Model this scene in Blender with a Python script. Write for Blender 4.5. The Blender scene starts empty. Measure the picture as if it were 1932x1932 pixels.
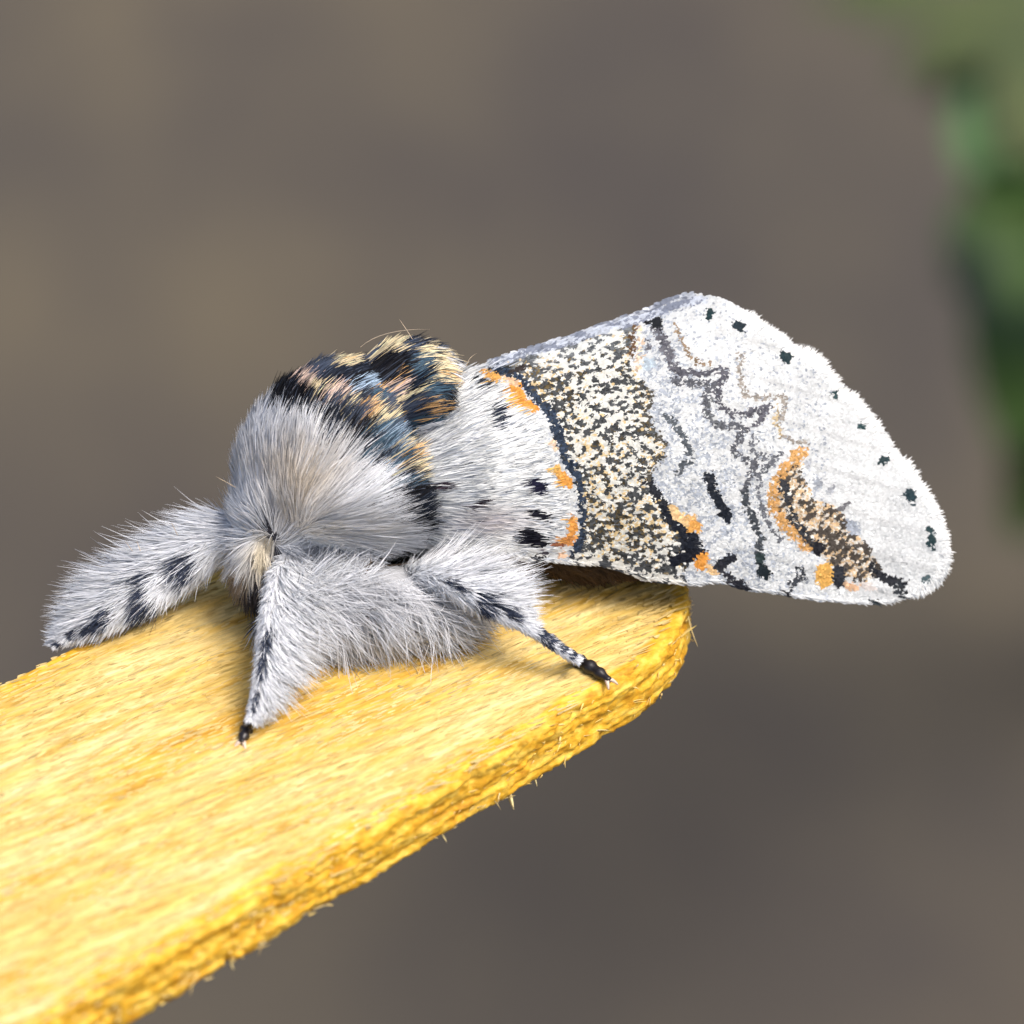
import bpy, math
import numpy as np
from mathutils import Matrix

rng = np.random.default_rng(11)
scene = bpy.context.scene
COL = scene.collection

# ------------------------------------------------------------------ camera, light, exposure
D = 110.0            # mm from the lens to the moth
KPX = 70.0           # picture units per mm at the moth
PITCH = math.radians(35)
LIFT = 0.40          # moth's height above the ground, m
FWD = np.array([0.0, math.cos(PITCH), -math.sin(PITCH)])
RGT = np.array([1.0, 0.0, 0.0])
UPV = np.array([0.0, math.sin(PITCH), math.cos(PITCH)])
ORG = np.array([0.0, 0.0, LIFT])

cam_d = bpy.data.cameras.new("camera")
cam = bpy.data.objects.new("camera", cam_d)
COL.objects.link(cam)
cl = ORG - FWD * D * 0.001
cam.matrix_world = Matrix(((RGT[0], UPV[0], -FWD[0], cl[0]), (RGT[1], UPV[1], -FWD[1], cl[1]),
                           (RGT[2], UPV[2], -FWD[2], cl[2]), (0, 0, 0, 1)))
cam_d.sensor_width = 36.0
cam_d.lens = 36.0 * D / (1932.0 / KPX)
cam_d.clip_start = 0.005
cam_d.clip_end = 100.0
cam_d.dof.use_dof = True
cam_d.dof.focus_distance = (D - 0.9) * 0.001
cam_d.dof.aperture_fstop = 74.0
scene.camera = cam

SUN_EL, SUN_AZ = math.radians(60), math.radians(118)   # azimuth from +Y towards +X
world = bpy.data.worlds.new("World")
scene.world = world
world.use_nodes = True
nt = world.node_tree
sky = nt.nodes.new("ShaderNodeTexSky")
sky.sky_type = 'NISHITA'
sky.sun_disc = False
sky.sun_elevation = SUN_EL
sky.sun_rotation = SUN_AZ
sky.dust_density = 6.0
sky.ozone_density = 1.0
bg = nt.nodes["Background"]
bg.inputs[1].default_value = 0.12
nt.links.new(sky.outputs[0], bg.inputs[0])
sun_d = bpy.data.lights.new("sun", 'SUN')
sun_d.energy = 1.5
sun_d.angle = math.radians(28)
sun_d.color = (1.0, 0.965, 0.92)
sun = bpy.data.objects.new("sun", sun_d)
COL.objects.link(sun)
sd = np.array([math.sin(SUN_AZ) * math.cos(SUN_EL), math.cos(SUN_AZ) * math.cos(SUN_EL), math.sin(SUN_EL)])
from mathutils import Vector
sun.rotation_euler = Vector(sd).to_track_quat('Z', 'Y').to_euler()
sun.location = (0, 0, 2)
scene.view_settings.view_transform = 'Standard'
scene.view_settings.look = 'None'
scene.view_settings.gamma = 1.0
scene.view_settings.exposure = 0.70
scene.render.engine = 'CYCLES'
scene.cycles.use_denoising = True
scene.cycles.max_bounces = 12
scene.cycles.diffuse_bounces = 8
scene.cycles.transmission_bounces = 8

# ------------------------------------------------------------------ helpers
def cs(u, v, q):
    """picture direction (u, v) at depth q mm beyond the moth -> camera-aligned mm (right, up, away)"""
    u, v, q = np.broadcast_arrays(np.asarray(u, float), np.asarray(v, float), np.asarray(q, float))
    s = (D + q) / D
    return np.stack([(u - 966) / KPX * s, (966 - v) / KPX * s, q], -1)

def px(p):
    s = (D + p[..., 2]) / D
    return p[..., 0] / s * KPX + 966, 966 - p[..., 1] / s * KPX

def wd(p):
    """camera-aligned mm -> world m"""
    p = np.asarray(p, float)
    return ORG + 0.001 * (p[..., 0:1] * RGT + p[..., 1:2] * UPV + p[..., 2:3] * FWD)

NPL = np.array([0.0, math.cos(PITCH), -math.sin(PITCH)])      # world up in camera-aligned axes
P0 = cs(800, 1250, -1.0)                                       # belly touches the stick here
def on_stick(u, v, below=0.0):
    p0 = P0 - NPL * below
    a = (966 - v) / KPX
    c, s = NPL[1], -NPL[2]
    S = (c * p0[1] - s * (D + p0[2])) / (c * a - s * D)
    return D * (S - 1)                                         # q of the stick's top there

def hsh(ix, iy, iz, seed):
    n = (ix * 374761393 + iy * 668265263 + iz * 2147483647 + seed * 974634777) & 0xFFFFFFFF
    n = ((n ^ (n >> 13)) * 1274126177) & 0xFFFFFFFF
    n = n ^ (n >> 16)
    return (n & 0xFFFFFF) / float(0xFFFFFF)

def vnoise(p, seed=0):
    p = np.asarray(p, float)
    if p.shape[-1] == 2:
        p = np.concatenate([p, np.zeros(p.shape[:-1] + (1,))], -1)
    f = np.floor(p); t = p - f; t = t * t * (3 - 2 * t); i = f.astype(np.int64)
    r = 0
    for dx in (0, 1):
        for dy in (0, 1):
            for dz in (0, 1):
                w = (t[..., 0] if dx else 1 - t[..., 0]) * (t[..., 1] if dy else 1 - t[..., 1]) * (t[..., 2] if dz else 1 - t[..., 2])
                r = r + w * hsh(i[..., 0] + dx, i[..., 1] + dy, i[..., 2] + dz, seed)
    return r

def unit(a):
    return a / np.maximum(np.linalg.norm(a, axis=-1, keepdims=True), 1e-9)

def link(name, me, parent=None, mat=None, kind=None):
    o = bpy.data.objects.new(name, me)
    COL.objects.link(o)
    if parent is not None:
        o.parent = parent
    if mat is not None:
        me.materials.append(mat)
    if kind:
        o["kind"] = kind
    return o

def mesh_np(name, verts, faces, col=None, smooth=True, attrs=None, nrm=None):
    """verts (N,3) local m, faces (M,k) constant k"""
    me = bpy.data.meshes.new(name)
    faces = np.asarray(faces, np.int32); M, k = faces.shape
    me.vertices.add(len(verts)); me.vertices.foreach_set("co", np.asarray(verts, np.float32).ravel())
    me.loops.add(M * k); me.loops.foreach_set("vertex_index", faces.ravel())
    me.polygons.add(M)
    me.polygons.foreach_set("loop_start", np.arange(0, M * k, k, dtype=np.int32))
    me.polygons.foreach_set("loop_total", np.full(M, k, np.int32))
    me.polygons.foreach_set("use_smooth", np.full(M, smooth))
    me.update(calc_edges=True)
    if col is not None:
        a = me.attributes.new("Col", 'FLOAT_COLOR', 'POINT')
        c = np.ones((len(verts), 4), np.float32); c[:, :3] = col
        a.data.foreach_set("color", c.ravel())
    if nrm is not None:
        me.normals_split_custom_set_from_vertices(np.asarray(nrm, np.float32))
    for n, vals in (attrs or {}).items():
        a = me.attributes.new(n, 'FLOAT', 'POINT'); a.data.foreach_set("value", np.asarray(vals, np.float32))
    return me

def empty(name, loc):
    o = bpy.data.objects.new(name, None)
    COL.objects.link(o); o.location = loc; o.empty_display_size = 0.004
    return o

def nodes_mat(name):
    m = bpy.data.materials.new(name); m.use_nodes = True
    t = m.node_tree
    return m, t, t.nodes["Principled BSDF"]

def attr_mat(name, rough=0.7, spec=0.25, trans=0.25, noise=0.0):
    m, t, b = nodes_mat(name)
    a = t.nodes.new("ShaderNodeAttribute"); a.attribute_name = "Col"
    t.links.new(a.outputs["Color"], b.inputs["Base Color"])
    b.inputs["Roughness"].default_value = rough
    b.inputs["Specular IOR Level"].default_value = spec
    if trans > 0:
        tr = t.nodes.new("ShaderNodeBsdfTranslucent")
        t.links.new(a.outputs["Color"], tr.inputs[0])
        mx = t.nodes.new("ShaderNodeMixShader"); mx.inputs[0].default_value = trans
        out = [n for n in t.nodes if n.type == 'OUTPUT_MATERIAL'][0]
        t.links.new(b.outputs[0], mx.inputs[1]); t.links.new(tr.outputs[0], mx.inputs[2])
        t.links.new(mx.outputs[0], out.inputs[0])
    return m

M_FUR = attr_mat("fur", 0.55, 0.15, 0.10)
M_SCALE = attr_mat("wing scale", 0.5, 0.3, 0.15)
M_SKIN = attr_mat("moth skin", 0.7, 0.2, 0.0)
M_HORN, _t, _b = nodes_mat("dark horn")
_b.inputs["Base Color"].default_value = (0.012, 0.009, 0.010, 1); _b.inputs["Roughness"].default_value = 0.35
M_CLAW, _t, _b = nodes_mat("pale claw")
_b.inputs["Base Color"].default_value = (0.62, 0.48, 0.38, 1); _b.inputs["Roughness"].default_value = 0.4

# ------------------------------------------------------------------ ground and plant far behind
gm, t, b = nodes_mat("bare ground")
tc = t.nodes.new("ShaderNodeTexCoord")
n1 = t.nodes.new("ShaderNodeTexNoise"); n1.inputs["Scale"].default_value = 13.0; n1.inputs["Detail"].default_value = 3.0
n2 = t.nodes.new("ShaderNodeTexNoise"); n2.inputs["Scale"].default_value = 5.0; n2.inputs["Detail"].default_value = 2.0
mp = t.nodes.new("ShaderNodeMapping"); mp.inputs["Scale"].default_value = (1.0, 0.55, 1.0); mp.inputs["Location"].default_value = (0.31, 0.12, 0)
t.links.new(tc.outputs["Object"], mp.inputs[0])
t.links.new(mp.outputs[0], n1.inputs[0]); t.links.new(mp.outputs[0], n2.inputs[0])
r1 = t.nodes.new("ShaderNodeValToRGB")
r1.color_ramp.elements[0].position = 0.30; r1.color_ramp.elements[0].color = (0.058, 0.050, 0.048, 1)
r1.color_ramp.elements[1].position = 0.72; r1.color_ramp.elements[1].color = (0.118, 0.098, 0.070, 1)
e = r1.color_ramp.elements.new(0.5); e.color = (0.082, 0.070, 0.058, 1)
t.links.new(n1.outputs[0], r1.inputs[0])
r2 = t.nodes.new("ShaderNodeValToRGB")
r2.color_ramp.elements[0].position = 0.35; r2.color_ramp.elements[0].color = (0.62, 0.63, 0.64, 1)
r2.color_ramp.elements[1].position = 0.68; r2.color_ramp.elements[1].color = (0.98, 0.95, 0.80, 1)
t.links.new(n2.outputs[0], r2.inputs[0])
mul = t.nodes.new("ShaderNodeMix"); mul.data_type = 'RGBA'; mul.blend_type = 'MULTIPLY'; mul.inputs[0].default_value = 1.0
t.links.new(r1.outputs[0], mul.inputs[6]); t.links.new(r2.outputs[0], mul.inputs[7])
t.links.new(mul.outputs[2], b.inputs["Base Color"]); b.inputs["Roughness"].default_value = 0.95
gn = 60
gx = np.linspace(-1, 1, gn)
gx = np.sign(gx) * np.abs(gx) ** 2.2 * 30
X, Y = np.meshgrid(gx, gx, indexing='ij')
gv = np.stack([X, Y, 0.004 * (vnoise(np.stack([X, Y], -1) * 9, 3) - 0.5)], -1).reshape(-1, 3)
ii, jj = np.meshgrid(np.arange(gn - 1), np.arange(gn - 1), indexing='ij')
gf = np.stack([ii * gn + jj, (ii + 1) * gn + jj, (ii + 1) * gn + jj + 1, ii * gn + jj + 1], -1).reshape(-1, 4)
link("ground", mesh_np("ground", gv, gf), None, gm, "structure")

def leaf_mat(name, c1, c2):
    m, t, b = nodes_mat(name)
    tc = t.nodes.new("ShaderNodeTexCoord"); n = t.nodes.new("ShaderNodeTexNoise"); n.inputs["Scale"].default_value = 120
    r = t.nodes.new("ShaderNodeValToRGB"); r.color_ramp.elements[0].color = c1; r.color_ramp.elements[1].color = c2
    t.links.new(tc.outputs["Object"], n.inputs[0]); t.links.new(n.outputs[0], r.inputs[0]); t.links.new(r.outputs[0], b.inputs["Base Color"])
    b.inputs["Roughness"].default_value = 0.5
    return m
LEAF_A = leaf_mat("leaf light", (0.045, 0.11, 0.028, 1), (0.075, 0.15, 0.045, 1))
LEAF_B = leaf_mat("leaf dark", (0.012, 0.035, 0.002, 1), (0.035, 0.075, 0.004, 1))
LEAF_C = leaf_mat("leaf olive", (0.04, 0.058, 0.010, 1), (0.07, 0.085, 0.022, 1))

def leaf_mesh(p, stem, length, width, droop, name):
    """leaf blade centred on p (world), growing away from stem"""
    d = unit(np.array(p) - np.array(stem) + np.array([0, 0, 1e-4])); side = unit(np.cross(d, [0, 0, 1.0])); nn = np.cross(side, d)
    vs, fs = [], []
    N = 12
    for i in range(N + 1):
        s = i / N
        w = width * 0.5 * math.sin(math.pi * min(1, s * 0.97 + 0.02)) ** 0.8
        c = np.array(p) + d * (s - 0.5) * length + nn * (-droop * (s - 0.3) ** 2 * length)
        for k in (-1, -0.5, 0, 0.5, 1):
            vs.append(c + side * k * w + nn * (0.18 * abs(k) * w))
    for i in range(N):
        for k in range(4):
            a = i * 5 + k
            fs.append((a, a + 1, a + 6, a + 5))
    return np.array(vs), np.array(fs)

def tube_np(path, rad, sides=8):
    path = np.asarray(path, float); rad = np.asarray(rad, float)
    tng = unit(np.gradient(path, axis=0)); ref = np.array([0.31, 0.17, 0.93])
    a = unit(np.cross(tng, ref)); bb = np.cross(tng, a)
    th = np.linspace(0, 2 * np.pi, sides, endpoint=False)
    v = path[:, None] + rad[:, None, None] * (np.cos(th)[None, :, None] * a[:, None] + np.sin(th)[None, :, None] * bb[:, None])
    n = len(path)
    i, j = np.meshgrid(np.arange(n - 1), np.arange(sides), indexing='ij')
    f = np.stack([i * sides + j, i * sides + (j + 1) % sides, (i + 1) * sides + (j + 1) % sides, (i + 1) * sides + j], -1).reshape(-1, 4)
    vv = np.concatenate([v.reshape(-1, 3), path[:1], path[-1:]])
    c0, c1 = n * sides, n * sides + 1
    caps = [(c0, (k + 1) % sides, k, k) for k in range(0)]
    tri0 = np.array([[c0, (k + 1) % sides, k] for k in range(sides)]); tri1 = np.array([[c1, (n - 1) * sides + k, (n - 1) * sides + (k + 1) % sides] for k in range(sides)])
    tris = np.concatenate([f[:, [0, 1, 2]], f[:, [0, 2, 3]], tri0, tri1])
    return vv, tris

plant_base = np.array([0.155, 0.52, 0.0])
plant = empty("leafy_plant", plant_base)
plant["label"] = "green leafy plant growing from the bare ground, out of focus"
plant["category"] = "plant"
def ray(u, v, dist_mm):
    return wd(cs(u, v, dist_mm - D))
specs = [  # picture u, v, distance mm, length m, width m, material
    (1905, 225, 560, 0.022, 0.016, LEAF_A), (1975, 250, 560, 0.024, 0.018, LEAF_A), (2020, 170, 560, 0.030, 0.022, LEAF_C),
    (1925, 440, 600, 0.028, 0.022, LEAF_B), (1985, 520, 590, 0.034, 0.026, LEAF_B), (2010, 400, 610, 0.036, 0.030, LEAF_B),
    (1880, 420, 640, 0.016, 0.012, LEAF_B), (1860, 500, 640, 0.014, 0.010, LEAF_B), (1900, 600, 640, 0.016, 0.010, LEAF_B), (1900, 350, 640, 0.014, 0.012, LEAF_C), (1850, 130, 650, 0.014, 0.012, LEAF_C), (1930, 330, 620, 0.020, 0.014, LEAF_B),
    (1990, 650, 600, 0.030, 0.018, LEAF_B), (2010, 760, 600, 0.030, 0.018, LEAF_B), (2060, 600, 580, 0.05, 0.035, LEAF_B),
    (1880, 70, 640, 0.034, 0.018, LEAF_C), (1790, 5, 650, 0.030, 0.012, LEAF_C), (1945, 120, 650, 0.034, 0.022, LEAF_C),
    (1700, -25, 660, 0.030, 0.012, LEAF_C), (2000, 30, 640, 0.05, 0.030, LEAF_C), (2080, 330, 560, 0.05, 0.035, LEAF_B), (2010, 880, 600, 0.03, 0.016, LEAF_B)]
for u, v, dist, L, W, m in specs:
    p = ray(u, v, dist)
    st = np.array([plant_base[0], plant_base[1], p[2] - 0.03])
    vs, fs = leaf_mesh(p, st, L, W, 0.5, "leaf")
    lf = link("leaf", mesh_np("leaf", vs - plant_base, fs), plant, m)
    d = unit(p - st); a = p - d * L * 0.5
    root = plant_base + np.array([rng.normal() * 0.004, rng.normal() * 0.004, 0.0])
    s = np.linspace(0, 1, 8)[:, None]
    ctrl = (root + a) / 2 + np.array([0, 0, 0.05])
    path = (1 - s) ** 2 * root + 2 * s * (1 - s) * ctrl + s * s * a
    vs, fs = tube_np(path, np.full(8, 0.0011), 6)
    link("stem", mesh_np("stem", vs - plant_base, fs), plant, LEAF_C)

# ------------------------------------------------------------------ wooden stick
TH, HALF = 1.92, 5.65
AX = np.array([math.cos(math.radians(43.8)), math.sin(math.radians(43.8))])
NX = np.array([-AX[1], AX[0]])
OFF = 1.0
TIPC = -0.5
LEN = 75.0
def horiz(p):                           # camera-aligned mm -> horizontal world mm
    w = (wd(p) - ORG) * 1000
    return w[..., :2]
ZTOP = float((wd(P0)[2] - LIFT) * 1000)
ks = np.concatenate([-LEN + np.linspace(0, 1, 60) ** 0.8 * (LEN - 34), np.arange(-33.9, TIPC, 0.075)])
th = np.linspace(-np.pi / 2, np.pi / 2, 220)[1:-1]
pw = 2.0 / 2.35
oc = np.sign(np.cos(th)) * np.abs(np.cos(th)) ** pw; os_ = np.sign(np.sin(th)) * np.abs(np.sin(th)) ** pw
O = np.concatenate([np.stack([ks, np.full_like(ks, -HALF)], -1), np.stack([TIPC + 5.6 * oc, HALF * os_], -1), np.stack([ks[::-1], np.full_like(ks, HALF)], -1)])
C = np.stack([np.minimum(O[:, 0], TIPC), np.zeros(len(O))], -1)
inw = unit(C - O)
J = 84
rings, side_flag = [], []
gang = math.radians(-9)
def grain(xy, fx, fy, seed):
    c, s = math.cos(gang), math.sin(gang)
    a = xy[:, 0] * c + xy[:, 1] * s; bq = -xy[:, 0] * s + xy[:, 1] * c
    return vnoise(np.stack([a * fx, bq * fy], -1), seed)
for j in range(J + 1):
    f = (j / J) ** 0.9
    xy = C + (O + inw * 0.16 - C) * f
    w = np.linalg.norm(xy - C, axis=1) / HALF
    z = 0.055 * (grain(xy, 0.9, 7.5, 5) - 0.5) + 0.035 * (grain(xy, 2.0, 14, 6) - 0.5) + 0.05 * (grain(xy, 0.35, 2.0, 8) - 0.5) - 0.16 * w ** 5
    rings.append((xy, z)); side_flag.append(np.full(len(xy), 0.0) + np.clip((f - 0.93 + 0.05 * (vnoise(xy * [0.9, 2.5], 27) - 0.5)) / 0.03, 0, 1))
idx = np.arange(len(O)) * 0.075
zlev = np.concatenate([[-0.16 - 0.05, -0.16 - 0.13], -0.16 - np.linspace(0.22, TH - 0.36, 27), [-TH + 0.10, -TH + 0.03, -TH]])
ins = np.concatenate([[0.10, 0.045], np.zeros(27) + 0.0, [0.03, 0.09, 0.22]])
for z0, i0 in zip(zlev, ins):
    P2 = np.stack([idx, np.full_like(idx, z0)], -1)
    rough = 0.10 * (vnoise(P2 * [0.8, 2.6], 21) - 0.5) + 0.05 * (vnoise(P2 * [5.0, 6.0], 22) - 0.5) + 0.10 * (vnoise(P2 * [0.9, 9], 23) - 0.5) + 0.08 * (vnoise(P2 * [8.0, 12], 26) - 0.5)
    pits = -0.22 * np.clip(vnoise(P2 * [1.9, 1.7], 24) - 0.68, 0, 1) * 3
    xy = O + inw * (i0 - (rough + pits) * (0.4 + 0.6 * (z0 < -0.3)))[:, None]
    rings.append((xy, np.full(len(O), z0) + 0.05 * (vnoise(P2 * [2.2, 3], 25) - 0.5))); side_flag.append(np.ones(len(O)))
rings.append((C, np.full(len(O), -TH))); side_flag.append(np.ones(len(O)))
def stick_world(xy, z):
    h = xy[:, :1] * AX + (xy[:, 1:] + OFF) * NX
    return np.concatenate([h, (ZTOP + z)[:, None]], 1) * 0.001 + ORG
sv = np.concatenate([stick_world(a, z) for a, z in rings])
R, Kn = len(rings), len(O)
i, j = np.meshgrid(np.arange(R - 1), np.arange(Kn - 1), indexing='ij')
sf = np.stack([i * Kn + j, (i + 1) * Kn + j, (i + 1) * Kn + j + 1, i * Kn + j + 1], -1).reshape(-1, 4)
STICK0 = stick_world(np.array([[-20.0, 0.0]]), np.array([-TH]))[0]

wm, t, b = nodes_mat("pale yellow wood")
tc = t.nodes.new("ShaderNodeTexCoord")
def mapped(scale, rot):
    m = t.nodes.new("ShaderNodeMapping"); m.vector_type = 'TEXTURE'
    m.inputs["Rotation"].default_value = (0, 0, rot); m.inputs["Scale"].default_value = scale
    t.links.new(tc.outputs["Object"], m.inputs[0]); return m
def noise(m, scale, det=3.0, rgh=0.6, dist=0.0):
    n = t.nodes.new("ShaderNodeTexNoise"); n.inputs["Scale"].default_value = scale; n.inputs["Detail"].default_value = det
    n.inputs["Roughness"].default_value = rgh; n.inputs["Distortion"].default_value = dist
    t.links.new(m.outputs[0], n.inputs[0]); return n
def ramp(n, stops):
    r = t.nodes.new("ShaderNodeValToRGB"); el = r.color_ramp.elements
    el[0].position, el[0].color = stops[0]; el[1].position, el[1].color = stops[-1]
    for p, c in stops[1:-1]:
        x = el.new(p); x.color = c
    t.links.new(n.outputs[0], r.inputs[0]); return r
def mixc(a, bb, fac, mode='MIX'):
    m = t.nodes.new("ShaderNodeMix"); m.data_type = 'RGBA'; m.blend_type = mode
    t.links.new(a.outputs[2] if a.type == 'MIX' else a.outputs[0], m.inputs[6])
    t.links.new(bb.outputs[2] if bb.type == 'MIX' else bb.outputs[0], m.inputs[7])
    if isinstance(fac, float):
        m.inputs[0].default_value = fac
    else:
        t.links.new(fac, m.inputs[0])
    return m
grot = math.radians(43.8) + gang
mA = mapped((0.0045, 0.00055, 0.0008), grot)
mB = mapped((0.00085, 0.00014, 0.0003), grot)
mC = mapped((0.011, 0.0022, 0.002), grot)
mD = mapped((0.0005, 0.00028, 0.0004), grot)
mE = mapped((0.0007, 0.0007, 0.0004), math.radians(43.8))
base = ramp(noise(mA, 1.0, 4.0), [(0.32, (0.59, 0.36, 0.06, 1)), (0.48, (0.69, 0.47, 0.13, 1)), (0.64, (0.75, 0.575, 0.245, 1))])
fine = ramp(noise(mB, 1.0, 3.0, 0.65, 0.3), [(0.33, (0.62, 0.55, 0.40, 1)), (0.47, (0.93, 0.91, 0.86, 1)), (0.62, (1.12, 1.15, 1.22, 1))])
broad = ramp(noise(mC, 1.0, 2.0), [(0.36, (0.95, 0.80, 0.42, 1)), (0.50, (1.0, 1.0, 1.0, 1)), (0.66, (1.03, 1.06, 1.22, 1))])
c1 = mixc(base, fine, 0.85, 'MULTIPLY')
c2 = mixc(c1, broad, 1.0, 'MULTIPLY')
pore = ramp(noise(mD, 1.0, 2.0, 0.5), [(0.0, (0.22, 0.15, 0.05, 1)), (0.215, (0.22, 0.15, 0.05, 1)), (0.25, (1, 1, 1, 1))])
c3 = mixc(c2, pore, 0.9, 'MULTIPLY')
sidec = ramp(noise(mE, 1.0, 4.0, 0.65), [(0.30, (0.54, 0.25, 0.012, 1)), (0.47, (0.70, 0.39, 0.028, 1)), (0.62, (0.78, 0.52, 0.085, 1))])
sat = t.nodes.new("ShaderNodeAttribute"); sat.attribute_name = "side"
sidef = mixc(sidec, fine, 0.9, 'MULTIPLY')
c4 = mixc(c3, sidef, sat.outputs["Fac"])
t.links.new(c4.outputs[2], b.inputs["Base Color"])
b.inputs["Roughness"].default_value = 0.62; b.inputs["Specular IOR Level"].default_value = 0.3
bmp = t.nodes.new("ShaderNodeBump"); bmp.inputs["Strength"].default_value = 0.55; bmp.inputs["Distance"].default_value = 0.00006
t.links.new(noise(mB, 1.0, 4.0, 0.7, 0.3).outputs[0], bmp.inputs["Height"]); t.links.new(bmp.outputs[0], b.inputs["Normal"])
stick = link("wooden_stick", mesh_np("wooden_stick", sv - STICK0, sf, attrs={"side": np.concatenate(side_flag)}), None, wm)
stick.location = STICK0
stick["label"] = "flat yellow wooden stick with rounded end and rough sawn edge"
stick["category"] = "stick"

# ------------------------------------------------------------------ strands (fur, splinters, fringe)
def strands(root, dirs, length, width, col, bend=None, wig=0.12, rings=4, tipcol=None, clump=0, clumpf=0.55, blunt=0.12, surf=None, surfw=0.7):
    """tapered three-sided strands; camera-aligned mm in, world m out"""
    N = len(root)
    ts = np.linspace(0, 1, rings)
    dirs = unit(dirs)
    if bend is None:
        bend = np.zeros_like(dirs)
    bend = bend + rng.normal(size=(N, 3)) * wig
    pts = root[:, None] + length[:, None, None] * (dirs[:, None] * ts[None, :, None] + bend[:, None] * (ts ** 2)[None, :, None])
    if clump > 1 and N > clump * 3:
        cen = rng.choice(N, max(2, N // clump), replace=False)
        near = np.empty(N, int)
        for s in range(0, N, 2000):
            d = ((root[s:s + 2000, None] - root[None, cen]) ** 2).sum(-1)
            near[s:s + 2000] = cen[d.argmin(1)]
        tgt = pts[near]
        f = (clumpf * rng.uniform(0.5, 1.2, N))[:, None, None] * (ts ** 1.3)[None, :, None]
        pts = pts + (tgt - pts) * np.clip(f, 0, 0.92)
    tng = unit(pts[:, -1] - pts[:, 0])
    ref = unit(rng.normal(size=(N, 3)))
    a = unit(np.cross(tng, ref)); bb = np.cross(tng, a)
    prof = np.interp(ts, [0, 0.25, 0.7, 1.0], [0.7, 1.0, 0.72, blunt])
    ang = np.array([0, 2 * np.pi / 3, 4 * np.pi / 3])
    off = np.cos(ang)[None, None, :, None] * a[:, None, None] + np.sin(ang)[None, None, :, None] * bb[:, None, None]
    v = pts[:, :, None] + (width[:, None, None, None] * 0.5) * prof[None, :, None, None] * off
    v = v.reshape(-1, 3)
    b0 = (np.arange(N) * rings * 3)[:, None, None]
    i, j = np.meshgrid(np.arange(rings - 1), np.arange(3), indexing='ij')
    q = np.stack([i * 3 + j, i * 3 + (j + 1) % 3, (i + 1) * 3 + (j + 1) % 3, (i + 1) * 3 + j], -1).reshape(-1, 4)
    f = (q[None, :, ::-1] + b0).reshape(-1, 4)      # camera-aligned axes are left-handed
    c = np.repeat(col[:, None], rings, 1)
    if tipcol is not None:
        w = np.clip((ts - 0.45) / 0.4, 0, 1)[None, :, None]
        c = c * (1 - w) + tipcol[:, None] * w
    c = np.repeat(c[:, :, None], 3, 2).reshape(-1, 3)
    if surf is None:
        return wd(v), f, np.clip(c, 0.004, 0.96)
    own = np.broadcast_to(off, (N, rings, 3, 3)).reshape(-1, 3)
    sn = np.repeat(unit(surf), rings * 3, 0) + rng.normal(size=(N, 1, 3)).repeat(rings * 3, 1).reshape(-1, 3) * 0.22
    nn = unit(own * (1 - surfw) + sn * surfw)
    return wd(v), f, np.clip(c, 0.004, 0.96), nn[:, 0:1] * RGT + nn[:, 1:2] * UPV + nn[:, 2:3] * FWD

def strand_obj(name, parent, base, arr, mat=M_FUR, kind="stuff"):
    v, f, c = arr[:3]
    return link(name, mesh_np(name, v - base, f, c, nrm=arr[3] if len(arr) > 3 else None), parent, mat, kind)

def w2c(p):
    d = (p - ORG) * 1000
    return np.stack([d @ RGT, d @ UPV, d @ FWD], -1)

# fine raised fibres of the sanded top face
nf_ = 15000
sx = rng.uniform(-34, 4.5, nf_); sw = rng.uniform(-HALF, HALF, nf_)
okf = (np.abs(np.maximum(sx - TIPC, 0) / 5.6) ** 2.35 + np.abs(sw / HALF) ** 2.35) < np.where(sx > TIPC - 1.0, 0.86, 0.985)
sx, sw = sx[okf], sw[okf]; nf_ = len(sx)
fxy = np.stack([sx, sw], -1)
fz = 0.055 * (grain(fxy, 0.9, 7.5, 5) - 0.5) + 0.035 * (grain(fxy, 2.0, 14, 6) - 0.5) + 0.05 * (grain(fxy, 0.35, 2.0, 8) - 0.5) - 0.16 * (np.abs(sw) / HALF) ** 5
gd = np.array([math.cos(gang), math.sin(gang)]) + rng.normal(size=(nf_, 2)) * 0.07
gw = np.concatenate([gd[:, :1] * AX + gd[:, 1:] * NX, rng.normal(size=(nf_, 1)) * 0.035], 1)
tone = vnoise(fxy * [0.5, 1.6], 28)[:, None]
fcol_ = (np.array([0.68, 0.46, 0.13]) * (1 - tone) + np.array([0.78, 0.62, 0.30]) * tone) * rng.choice([0.62, 0.85, 1.0, 1.08], (nf_, 1), p=[0.09, 0.3, 0.39, 0.22])
strand_obj("surface_fibre", stick, STICK0, strands(w2c(stick_world(fxy, fz + 0.004)), w2c(gw + ORG), rng.gamma(3.0, 0.085, nf_) + 0.08, rng.uniform(0.03, 0.065, nf_), fcol_, wig=0.03, surf=np.tile(NPL, (nf_, 1)), surfw=0.7))

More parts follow.
